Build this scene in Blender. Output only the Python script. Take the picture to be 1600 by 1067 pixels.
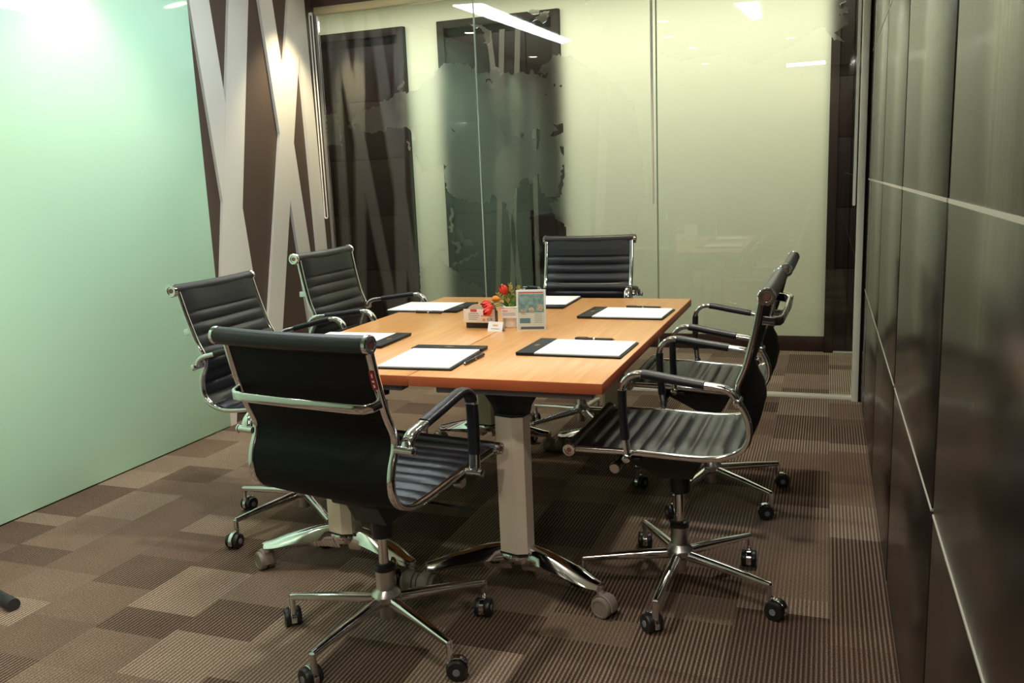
import bpy, bmesh, math, random
from mathutils import Vector, Matrix
random.seed(7)
for o in list(bpy.data.objects): bpy.data.objects.remove(o)
SC = bpy.context.scene
PI = math.pi
COL = SC.collection

# ------------------------------------------------------------------ camera
cam_d = bpy.data.cameras.new('camera'); cam = bpy.data.objects.new('camera', cam_d); COL.objects.link(cam)
YAW, PITCH, ROLL = 0.35267, 0.18365, -0.041095
fw = Vector((-math.sin(YAW)*math.cos(PITCH), math.cos(YAW)*math.cos(PITCH), -math.sin(PITCH)))
r0 = Vector((math.cos(YAW), math.sin(YAW), 0)); u0 = r0.cross(fw)
rt = r0*math.cos(ROLL)+u0*math.sin(ROLL); up = -r0*math.sin(ROLL)+u0*math.cos(ROLL)
M = Matrix(((rt.x, up.x, -fw.x), (rt.y, up.y, -fw.y), (rt.z, up.z, -fw.z))).to_4x4()
M.translation = (0, 0, 1.2273)
cam.matrix_world = M
cam_d.sensor_width = 36; cam_d.lens = 1348.06/1600*36
cam_d.clip_start = .05
SC.camera = cam
# ------------------------------------------------------------------ world and exposure
w = bpy.data.worlds.new('world'); SC.world = w; w.use_nodes = True
w.node_tree.nodes['Background'].inputs[0].default_value = (.9, .95, 1, 1)
w.node_tree.nodes['Background'].inputs[1].default_value = .05
vs = SC.view_settings
vs.view_transform = 'Standard'; vs.look = 'None'; vs.gamma = 1; vs.use_curve_mapping = False
vs.exposure = 0.75
# ------------------------------------------------------------------ large lights (ceiling fixtures)
WARM = (1, .86, .55); SOFT = (1, .93, .80); COOL = (.80, .92, 1)
CZ = 2.42
def area(name, loc, sx, sy, power, color, rot=(0, 0, 0)):
    l = bpy.data.lights.new(name, 'AREA'); l.shape = 'RECTANGLE'; l.size = sx; l.size_y = sy; l.energy = power; l.color = color
    o = bpy.data.objects.new(name, l); o.location = loc; o.rotation_euler = rot; COL.objects.link(o); return o
def spot(name, loc, power, color, ang=70, blend=.6, rot=(0, 0, 0), rad=.04):
    l = bpy.data.lights.new(name, 'SPOT'); l.energy = power; l.color = color; l.spot_size = math.radians(ang); l.spot_blend = blend; l.shadow_soft_size = rad
    o = bpy.data.objects.new(name, l); o.location = loc; o.rotation_euler = rot; COL.objects.link(o); return o
area('corridor_light', (-1.5, 5.5, 2.56), 4.5, .35, 37, (1, .98, .84))
area('rear_ceiling_light', (-.27, -1.15, CZ-.012), .42, .3, 16, SOFT)
# ------------------------------------------------------------------ materials
def rgb(r, g, b):
    f = lambda c: ((c/255+.055)/1.055)**2.4 if c > 10 else c/255/12.92
    return (f(r), f(g), f(b), 1)
def pm(name, col, rough=.5, metal=0, spec=.5, coat=0, emit=None, es=0, noise=None, bump=None):
    m = bpy.data.materials.new(name); m.use_nodes = True; nt = m.node_tree; b = nt.nodes['Principled BSDF']
    b.inputs['Base Color'].default_value = col; b.inputs['Roughness'].default_value = rough; b.inputs['Metallic'].default_value = metal
    b.inputs['Specular IOR Level'].default_value = spec; b.inputs['Coat Weight'].default_value = coat; b.inputs['Coat Roughness'].default_value = .05
    if emit: b.inputs['Emission Color'].default_value = emit; b.inputs['Emission Strength'].default_value = es
    if noise:   # (scale vector, amount)
        tc = nt.nodes.new('ShaderNodeTexCoord'); mp = nt.nodes.new('ShaderNodeMapping'); mp.inputs['Scale'].default_value = noise[0]
        n = nt.nodes.new('ShaderNodeTexNoise'); n.inputs['Scale'].default_value = 1; n.inputs['Detail'].default_value = 4
        nt.links.new(tc.outputs['Object'], mp.inputs[0]); nt.links.new(mp.outputs[0], n.inputs[0])
        mx = nt.nodes.new('ShaderNodeMix'); mx.data_type = 'RGBA'
        a = noise[1]; mx.inputs[6].default_value = tuple(c*(1-a) for c in col[:3])+(1,); mx.inputs[7].default_value = tuple(min(1, c*(1+a)) for c in col[:3])+(1,)
        cr = nt.nodes.new('ShaderNodeMapRange'); cr.inputs[1].default_value = .3; cr.inputs[2].default_value = .7
        nt.links.new(n.outputs[0], cr.inputs[0]); nt.links.new(cr.outputs[0], mx.inputs[0]); nt.links.new(mx.outputs[2], b.inputs['Base Color'])
    if bump:    # (scale, strength, distance)
        tc = nt.nodes.new('ShaderNodeTexCoord'); n = nt.nodes.new('ShaderNodeTexNoise'); n.inputs['Scale'].default_value = bump[0]; n.inputs['Detail'].default_value = 3
        bp = nt.nodes.new('ShaderNodeBump'); bp.inputs['Strength'].default_value = bump[1]; bp.inputs['Distance'].default_value = bump[2]
        nt.links.new(tc.outputs['Object'], n.inputs[0]); nt.links.new(n.outputs[0], bp.inputs['Height']); nt.links.new(bp.outputs[0], b.inputs['Normal'])
    return m
chrome = pm('chrome', (.80, .80, .82, 1), .09, 1)
brushed = pm('brushed_steel', (.62, .60, .58, 1), .28, 1)
alu = pm('aluminium', (.78, .77, .74, 1), .30, .7)
leather = pm('black_leather', (.008, .009, .013, 1), .36, 0, .6, bump=(260, .25, .002))
leather_back = pm('black_leather_back', (.004, .0045, .005, 1), .6, 0, .22, bump=(200, .2, .002))
blk = pm('black_plastic', (.012, .012, .013, 1), .38)
rubber = pm('black_rubber', (.02, .02, .02, 1), .7)
capgrey = pm('grey_cap', rgb(120, 122, 130), .4)
screw = pm('copper_screw', rgb(150, 100, 90), .35, .7)
greyplastic = pm('grey_plastic', rgb(128, 118, 110), .45)
cream_paint = pm('cream_powder_coat', rgb(234, 218, 198), .38)
steel_beam = pm('grey_beam', rgb(128, 118, 122), .45, .2)
edge_wood = pm('red_wood_edge', rgb(184, 94, 56), .4, noise=((6, 6, 60), .12))
green = pm('mint_back_painted_glass', rgb(196, 238, 208), .5, 0, .3, coat=.45)
brownwall = pm('brown_wall', rgb(86, 70, 61), .55, bump=(90, .1, .002))
whitep = pm('white_paint', rgb(226, 222, 212), .5)
cream = pm('cream_wall', rgb(224, 225, 202), .6)
darkdoor = pm('dark_laminate', rgb(30, 20, 19), .5, 0, .15)
groove = pm('dark_groove', rgb(12, 9, 8), .8, 0, .1)
ceilm = pm('ceiling_paint', rgb(226, 222, 208), .7)
header = pm('brown_header', rgb(84, 66, 60), .5)
skirting = pm('dark_skirting', rgb(58, 34, 32), .4)
paperm = pm('white_paper', rgb(245, 246, 250), .6)
gold = pm('gold_stamp', rgb(150, 120, 60), .4, .6)
navy = pm('dark_board_leather', rgb(22, 28, 32), .5, 0, .3, bump=(220, .2, .001))
potm = pm('white_ceramic', rgb(236, 226, 214), .3)
redm = pm('red_petal', rgb(232, 60, 44), .45, noise=((60, 60, 60), .3))
orangem = pm('orange_petal', rgb(240, 140, 50), .45, noise=((60, 60, 60), .3))
leafm = pm('leaf_green', rgb(86, 128, 60), .5, noise=((40, 40, 40), .3))
sprigm = pm('yellow_green_sprig', rgb(176, 168, 84), .5, noise=((40, 40, 40), .3))
acryl = pm('clear_acrylic', rgb(225, 232, 235), .08, 0, .5, coat=.6)
posterb = pm('poster_picture', rgb(124, 158, 158), .35, noise=((60, 60, 60), .35))
posterw = pm('poster_paper', rgb(206, 212, 202), .35)
posterd = pm('poster_footer', rgb(92, 96, 92), .4)
posterblue = pm('poster_blue_box', rgb(96, 130, 142), .4)
skinm = pm('poster_figures', rgb(176, 168, 150), .4, noise=((150, 150, 150), .5))
redtxt = pm('red_print', rgb(206, 84, 76), .5)
greytxt = pm('grey_print', rgb(150, 150, 150), .5)
cardbeige = pm('card_beige', rgb(196, 184, 162), .5)
pinkcard = pm('card_cream', rgb(238, 226, 218), .5)
cordm = pm('blind_cord_white', rgb(246, 242, 236), .4)
stickerm = pm('red_sticker', rgb(150, 30, 40), .4)
lampglow = pm('lamp_lens', (1, 1, 1, 1), .5, emit=(1, .9, .7, 1), es=14)
striplow = pm('strip_diffuser', (1, 1, 1, 1), .5, emit=(.80, .92, 1, 1), es=12)

def nodes(name):
    m = bpy.data.materials.new(name); m.use_nodes = True; nt = m.node_tree; return m, nt, nt.nodes['Principled BSDF']
def mth(nt, op, a, b=None, c=None):
    n = nt.nodes.new('ShaderNodeMath'); n.operation = op
    for i, v in enumerate((a, b, c)):
        if v is None: continue
        if isinstance(v, (int, float)): n.inputs[i].default_value = v
        else: nt.links.new(v, n.inputs[i])
    return n.outputs[0]
def mixc(nt, f, a, b):
    n = nt.nodes.new('ShaderNodeMix'); n.data_type = 'RGBA'
    for i, v in ((0, f), (6, a), (7, b)):
        if isinstance(v, (int, float)): n.inputs[i].default_value = v
        elif isinstance(v, tuple): n.inputs[i].default_value = v
        else: nt.links.new(v, n.inputs[i])
    return n.outputs[2]
# wooden table top
def wood():
    m, nt, b = nodes('beech_laminate')
    tc = nt.nodes.new('ShaderNodeTexCoord'); mp = nt.nodes.new('ShaderNodeMapping'); mp.inputs['Scale'].default_value = (60, 3, 8)
    n = nt.nodes.new('ShaderNodeTexNoise'); n.inputs['Scale'].default_value = 1; n.inputs['Detail'].default_value = 6; n.inputs['Distortion'].default_value = .4
    nt.links.new(tc.outputs['Object'], mp.inputs[0]); nt.links.new(mp.outputs[0], n.inputs[0])
    cr = nt.nodes.new('ShaderNodeMapRange'); cr.inputs[1].default_value = .3; cr.inputs[2].default_value = .7; nt.links.new(n.outputs[0], cr.inputs[0])
    nt.links.new(mixc(nt, cr.outputs[0], rgb(206, 146, 84), rgb(224, 166, 102)), b.inputs['Base Color'])
    b.inputs['Roughness'].default_value = .32; b.inputs['Coat Weight'].default_value = .15; b.inputs['Coat Roughness'].default_value = .2
    return m
woodm = wood()
# striped carpet tiles
def carpet():
    m, nt, b = nodes('striped_carpet')
    g = nt.nodes.new('ShaderNodeNewGeometry'); sp = nt.nodes.new('ShaderNodeSeparateXYZ'); nt.links.new(g.outputs['Position'], sp.inputs[0])
    X, Y = sp.outputs[0], sp.outputs[1]
    def wn(a, bb):
        c = nt.nodes.new('ShaderNodeCombineXYZ')
        for i, v in enumerate((a, bb)):
            if isinstance(v, (int, float)): c.inputs[i].default_value = v
            else: nt.links.new(v, c.inputs[i])
        n = nt.nodes.new('ShaderNodeTexWhiteNoise'); n.noise_dimensions = '3D'; nt.links.new(c.outputs[0], n.inputs['Vector'])
        return n.outputs['Value'], n.outputs['Color']
    col = mth(nt, 'FLOOR', mth(nt, 'DIVIDE', mth(nt, 'ADD', X, 10.045), .252))
    r1, _ = wn(col, 3.3)
    yy = mth(nt, 'ADD', mth(nt, 'DIVIDE', Y, .42), mth(nt, 'MULTIPLY', r1, 5.0))
    row = mth(nt, 'FLOOR', yy); fr = mth(nt, 'FRACT', yy)
    r2, _ = wn(col, row)
    cut = mth(nt, 'ADD', mth(nt, 'MULTIPLY', r2, .5), .22)
    sub = mth(nt, 'GREATER_THAN', fr, cut)
    a, ac = wn(mth(nt, 'ADD', col, .5), mth(nt, 'ADD', row, mth(nt, 'MULTIPLY', sub, .37)))
    sc = nt.nodes.new('ShaderNodeSeparateColor'); nt.links.new(ac, sc.inputs[0])
    rib = mth(nt, 'SINE', mth(nt, 'MULTIPLY', X, 2*PI/.0120))
    ribm = mth(nt, 'MULTIPLY', mth(nt, 'ADD', rib, 1), .5)
    ribs = mth(nt, 'SMOOTH_MAX', mth(nt, 'MULTIPLY', mth(nt, 'SUBTRACT', ribm, .35), 2.2), 0.0, .1)
    ribs = mth(nt, 'MINIMUM', ribs, 1)
    nz = nt.nodes.new('ShaderNodeTexNoise'); nz.inputs['Scale'].default_value = 260; nz.inputs['Detail'].default_value = 2
    nt.links.new(g.outputs['Position'], nz.inputs[0])
    nz2 = nt.nodes.new('ShaderNodeTexNoise'); nz2.inputs['Scale'].default_value = 7; nz2.inputs['Detail'].default_value = 4
    nt.links.new(g.outputs['Position'], nz2.inputs[0])
    base = mixc(nt, sc.outputs[1], rgb(108, 90, 78), rgb(132, 113, 98))
    kind = a
    light = mth(nt, 'GREATER_THAN', kind, .70); dark = mth(nt, 'LESS_THAN', kind, .30)
    amt_l = mth(nt, 'MULTIPLY', light, mth(nt, 'MULTIPLY', ribs, .75))
    amt_d = mth(nt, 'MULTIPLY', dark, mth(nt, 'MULTIPLY', mth(nt, 'SUBTRACT', 1, ribs), .85))
    c1 = mixc(nt, amt_l, base, rgb(160, 144, 127))
    c2 = mixc(nt, amt_d, c1, rgb(50, 40, 34))
    c2b = mixc(nt, mth(nt, 'MULTIPLY', mth(nt, 'SUBTRACT', 1, ribs), .42), c2, rgb(60, 46, 38))
    hs = nt.nodes.new('ShaderNodeHueSaturation'); hs.inputs['Saturation'].default_value = 1
    val = mth(nt, 'ADD', mth(nt, 'MULTIPLY', mth(nt, 'SUBTRACT', nz.outputs[0], .18), 2.8), mth(nt, 'MULTIPLY', nz2.outputs[0], .3))
    nt.links.new(mth(nt, 'ADD', val, .0), hs.inputs['Value']); nt.links.new(c2b, hs.inputs['Color'])
    nt.links.new(hs.outputs[0], b.inputs['Base Color'])
    b.inputs['Roughness'].default_value = .95; b.inputs['Specular IOR Level'].default_value = .1
    bp = nt.nodes.new('ShaderNodeBump'); bp.inputs['Strength'].default_value = .5; bp.inputs['Distance'].default_value = .003
    nt.links.new(mth(nt, 'ADD', ribm, nz.outputs[0]), bp.inputs['Height']); nt.links.new(bp.outputs[0], b.inputs['Normal'])
    return m
carpetm = carpet()
# satin laminate on the right wall, fine vertical streaks
def laminate():
    m, nt, b = nodes('satin_dark_laminate')
    tc = nt.nodes.new('ShaderNodeTexCoord'); mp = nt.nodes.new('ShaderNodeMapping'); mp.inputs['Scale'].default_value = (1, 90, 1.2)
    n = nt.nodes.new('ShaderNodeTexNoise'); n.inputs['Scale'].default_value = 1; n.inputs['Detail'].default_value = 5
    nt.links.new(tc.outputs['Object'], mp.inputs[0]); nt.links.new(mp.outputs[0], n.inputs[0])
    nt.links.new(mixc(nt, n.outputs[0], rgb(22, 16, 14), rgb(38, 30, 26)), b.inputs['Base Color'])
    nt.links.new(mth(nt, 'ADD', mth(nt, 'MULTIPLY', n.outputs[0], .16), .155), b.inputs['Roughness'])
    b.inputs['Specular IOR Level'].default_value = .6
    return m
laminatem = laminate()
def glass():
    m = bpy.data.materials.new('partition_glass'); m.use_nodes = True; nt = m.node_tree; nt.nodes.clear()
    o = nt.nodes.new('ShaderNodeOutputMaterial'); t = nt.nodes.new('ShaderNodeBsdfTransparent'); t.inputs[0].default_value = (.95, .975, .955, 1)
    gl = nt.nodes.new('ShaderNodeBsdfGlossy'); gl.inputs['Roughness'].default_value = 0.0; gl.inputs[0].default_value = (1, 1, 1, 1)
    fr = nt.nodes.new('ShaderNodeFresnel'); fr.inputs[0].default_value = 1.56
    mx = nt.nodes.new('ShaderNodeMixShader'); nt.links.new(fr.outputs[0], mx.inputs[0]); nt.links.new(t.outputs[0], mx.inputs[1]); nt.links.new(gl.outputs[0], mx.inputs[2])
    nt.links.new(mx.outputs[0], o.inputs[0]); return m
glassm = glass()
def frost():
    m = bpy.data.materials.new('frosted_film'); m.use_nodes = True; nt = m.node_tree; nt.nodes.clear()
    o = nt.nodes.new('ShaderNodeOutputMaterial'); r = nt.nodes.new('ShaderNodeBsdfRefraction'); r.inputs['Roughness'].default_value = .38; r.inputs['IOR'].default_value = 1.15; r.inputs[0].default_value = (1, 1, 1, 1)
    d = nt.nodes.new('ShaderNodeBsdfDiffuse'); d.inputs[0].default_value = (.72, .74, .70, 1)
    t = nt.nodes.new('ShaderNodeBsdfTranslucent'); t.inputs[0].default_value = (.8, .8, .76, 1)
    a = nt.nodes.new('ShaderNodeMixShader'); a.inputs[0].default_value = .5; nt.links.new(d.outputs[0], a.inputs[1]); nt.links.new(t.outputs[0], a.inputs[2])
    mx = nt.nodes.new('ShaderNodeMixShader'); mx.inputs[0].default_value = .025; nt.links.new(r.outputs[0], mx.inputs[1]); nt.links.new(a.outputs[0], mx.inputs[2])
    nt.links.new(mx.outputs[0], o.inputs[0]); return m
frostm = frost()

# ------------------------------------------------------------------ mesh helpers
class MB:
    def __init__(s): s.bm = bmesh.new()
    def _mi(s, faces, mi):
        for f in faces: f.material_index = mi
    def box(s, c, d, bev=0, mi=0, rot=None, seg=2):
        r = bmesh.ops.create_cube(s.bm, size=1); vs = r['verts']
        for v in vs: v.co = Vector((v.co.x*d[0], v.co.y*d[1], v.co.z*d[2]))
        fs = list({f for v in vs for f in v.link_faces}); s._mi(fs, mi)
        if bev > 0:
            es = list({e for v in vs for e in v.link_edges})
            rr = bmesh.ops.bevel(s.bm, geom=es+vs, offset=bev, segments=seg, affect='EDGES', profile=.5)
            vs = list({v for f in rr['faces'] for v in f.verts} | {v for v in vs if v.is_valid})
            allf = {f for v in vs for f in v.link_faces}; s._mi(allf, mi)
            vs = list({v for f in allf for v in f.verts})
        for v in vs:
            if rot is not None: v.co = rot @ v.co
            v.co += Vector(c)
        return s
    def bx(s, x0, x1, y0, y1, z0, z1, bev=0, mi=0): return s.box(((x0+x1)/2, (y0+y1)/2, (z0+z1)/2), (abs(x1-x0), abs(y1-y0), abs(z1-z0)), bev, mi)
    def tube(s, pts, prof, mi=0, cap=True, upv=None, closed=False):
        """sweep along pts; prof = list of (a,b) or function(i)->list; a along side axis, b along up axis"""
        pts = [Vector(p) for p in pts]; n = len(pts); rings = []
        prev = None
        for i, p in enumerate(pts):
            t = (pts[min(i+1, n-1)]-pts[max(i-1, 0)]).normalized()
            if closed: t = (pts[(i+1) % n]-pts[i-1]).normalized()
            if upv is not None: side = t.cross(Vector(upv)).normalized()
            else:
                if prev is None:
                    a = Vector((0, 0, 1)) if abs(t.z) < .9 else Vector((1, 0, 0)); side = t.cross(a).normalized()
                else: side = (prev-t*prev.dot(t)).normalized()
            prev = side; nrm = side.cross(t).normalized()
            pr = prof(i) if callable(prof) else prof
            rings.append([s.bm.verts.new(p+side*a+nrm*b) for a, b in pr])
        k = len(rings[0]); fs = []
        for i in range(n if closed else n-1):
            A, B = rings[i], rings[(i+1) % n]
            for j in range(k): fs.append(s.bm.faces.new((A[j], A[(j+1) % k], B[(j+1) % k], B[j])))
        if cap and not closed: fs.append(s.bm.faces.new(rings[0][::-1])); fs.append(s.bm.faces.new(rings[-1]))
        s._mi(fs, mi); return s
    def cyl(s, a, b, r0, r1=None, n=20, mi=0):
        r1 = r0 if r1 is None else r1
        return s.tube([a, b], lambda i: circ((r0, r1)[i], n), mi)
    def lathe(s, c, prof, n=28, mi=0, axis='z'):
        rings = []; c = Vector(c)
        for r, h in prof:
            rings.append([s.bm.verts.new(c+{'z': Vector((r*math.cos(2*PI*j/n), r*math.sin(2*PI*j/n), h)), 'x': Vector((h, r*math.cos(2*PI*j/n), r*math.sin(2*PI*j/n)))}[axis]) for j in range(n)])
        fs = []
        for A, B in zip(rings, rings[1:]):
            for j in range(n): fs.append(s.bm.faces.new((A[j], A[(j+1) % n], B[(j+1) % n], B[j])))
        fs.append(s.bm.faces.new(rings[0][::-1])); fs.append(s.bm.faces.new(rings[-1])); s._mi(fs, mi); return s
    def prism(s, poly, f0, f1, mi=0):
        A = [s.bm.verts.new(f0(*p)) for p in poly]; B = [s.bm.verts.new(f1(*p)) for p in poly]; k = len(A)
        fs = [s.bm.faces.new(A[::-1]), s.bm.faces.new(B)]
        for j in range(k): fs.append(s.bm.faces.new((A[j], A[(j+1) % k], B[(j+1) % k], B[j])))
        s._mi(fs, mi); return s
    def build(s, name, mats, parent=None, sharp=35, loc=None):
        bmesh.ops.recalc_face_normals(s.bm, faces=s.bm.faces[:])
        th = math.radians(sharp)
        for f in s.bm.faces: f.smooth = True
        for e in s.bm.edges:
            e.smooth = not (len(e.link_faces) != 2 or e.calc_face_angle(0) > th)
        me = bpy.data.meshes.new(name); s.bm.to_mesh(me); s.bm.free()
        for m in (mats if isinstance(mats, (list, tuple)) else [mats]): me.materials.append(m)
        o = bpy.data.objects.new(name, me); COL.objects.link(o)
        if parent: o.parent = parent
        if loc: o.location = loc
        return o
def circ(r, n=16, r2=None): return [(r*math.cos(2*PI*j/n), (r2 or r)*math.sin(2*PI*j/n)) for j in range(n)]
def rrect(w_, h_, r, k=3):
    out = []
    for cx, cy, a0 in ((w_/2-r, h_/2-r, 0), (-w_/2+r, h_/2-r, 90), (-w_/2+r, -h_/2+r, 180), (w_/2-r, -h_/2+r, 270)):
        for i in range(k+1):
            a = math.radians(a0+90*i/k); out.append((cx+r*math.cos(a), cy+r*math.sin(a)))
    return out
def crom(pts, step=.008):
    P = [Vector(p) for p in pts]; P = [P[0]*2-P[1]]+P+[P[-1]*2-P[-2]]; out = []
    for i in range(1, len(P)-2):
        n = max(2, int((P[i+1]-P[i]).length/step))
        for j in range(n):
            t = j/n; a, b, c, d = P[i-1], P[i], P[i+1], P[i+2]
            out.append(.5*((2*b)+(c-a)*t+(2*a-5*b+4*c-d)*t*t+(3*b-a-3*c+d)*t**3))
    out.append(P[-2]); return out
def tag(o, label=None, cat=None, group=None, kind=None):
    if label: o['label'] = label
    if cat: o['category'] = cat
    if group: o['group'] = group
    if kind: o['kind'] = kind
    return o
def empty(name, loc, rz=0, **k):
    o = bpy.data.objects.new(name, None); o.empty_display_size = .1; COL.objects.link(o); o.location = loc; o.rotation_euler = (0, 0, rz); return tag(o, **k)
def struct(name, mb, mats, parent=None):
    o = mb.build(name, mats, parent)
    if not parent: o['kind'] = 'structure'
    return o
def copy_tree(o, parent=None):
    c = o.copy(); COL.objects.link(c)
    if parent: c.parent = parent
    for ch in list(o.children): copy_tree(ch, c)
    return c

# ================================================================== the setting
XL, XR, YG, YF, YB = -2.985, .193, 4.84, 6.137, -1.6
struct('floor', MB().bx(-6, 2, YB-.1, YF+.3, -.06, 0), carpetm)
struct('ceiling', MB().bx(XL-.1, XR+.1, YB-.1, YG+.03, CZ, CZ+.06).bx(-6, 2, YG+.03, YF+.3, 2.60, 2.66), ceilm)
struct('wall_left', MB().bx(XL-.1, XL, YB-.1, YG+.05, 0, CZ), brownwall)
struct('wall_back', MB().bx(XL, XR, YB-.1, YB, 0, CZ), brownwall)
struct('wall_front', MB().bx(-6, 2, YF, YF+.1, 0, 2.60), cream)
struct('wall_corridor_end', MB().bx(-6.1, -6, YG, YF+.1, 0, 2.6), cream)
struct('wall_corridor_side', MB().bx(1.9, 2, YG, YF+.1, 0, 2.6), cream)
struct('wall_corridor_near', MB().bx(-6, XL-.1, YG-.02, YG+.05, 0, 2.6).bx(XR+.06, 1.9, YG-.02, YG+.05, 0, 2.6).bx(XL-.1, XR+.06, YG+.03, YG+.05, CZ, 2.6), cream)
# white crossing battens on the brown wall: centre y at z, lean, width
batt = [(3.757, 2.18, -.105, .155), (4.077, 2.23, .200, .165), (4.322, 2.26, -.124, .128), (4.600, 2.25, .258, .145), (4.660, 2.2, -.026, .108)]
for i, (yc, z0, k, wd) in enumerate(batt):
    f = lambda z: yc+(z-z0)*k
    poly = [(f(0)-wd/2, 0), (f(0)+wd/2, 0), (f(CZ)+wd/2, CZ), (f(CZ)-wd/2, CZ)]
    poly = [(min(y, YG-.03), z) for y, z in poly]
    tx = .016+.0006*i
    struct('trim_%d' % (i+1), MB().prism(poly, lambda y, z: (XL, y, z), lambda y, z: (XL+tx, y, z)), whitep)
for i, (xc, k, wd) in enumerate([(-2.8, .06, .12)]):
    f = lambda z: xc+(z-1.2)*k
    poly = [(f(0)-wd/2, 0), (f(0)+wd/2, 0), (f(CZ)+wd/2, CZ), (f(CZ)-wd/2, CZ)]
    struct('trim_%d' % (i+30), MB().prism(poly, lambda x, z: (x, YB, z), lambda x, z: (x, YB+.018, z)), whitep)
# laminate panels on the right wall
vg = [YB, -.95, -.02, .71, 1.645, 2.62, 3.55, 4.47, YG-.06]
hz = [0, .605, 1.165, 1.785, CZ]
m = MB(); m.bx(XR+.02, XR+.1, YB-.1, YG+.05, 0, CZ, mi=1)
g = .013
for a, b in zip(vg, vg[1:]):
    for c, d in zip(hz, hz[1:]):
        m.bx(XR, XR+.022, a+g, b-g, c+.003, d-.003, .0015)
struct('wall_right', m, [laminatem, groove])
inl = pm('pale_metal_inlay', rgb(196, 192, 180), .4, .3)
for i, (z, t) in enumerate(((.605, .0022), (1.165, .0036), (1.785, .0022))):
    m = MB()
    for a, b in zip(vg, vg[1:]): m.bx(XR-.0015, XR+.01, a+g, b-g, z-t, z+t)
    struct('trim_%d' % (i+10), m, inl)
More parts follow.
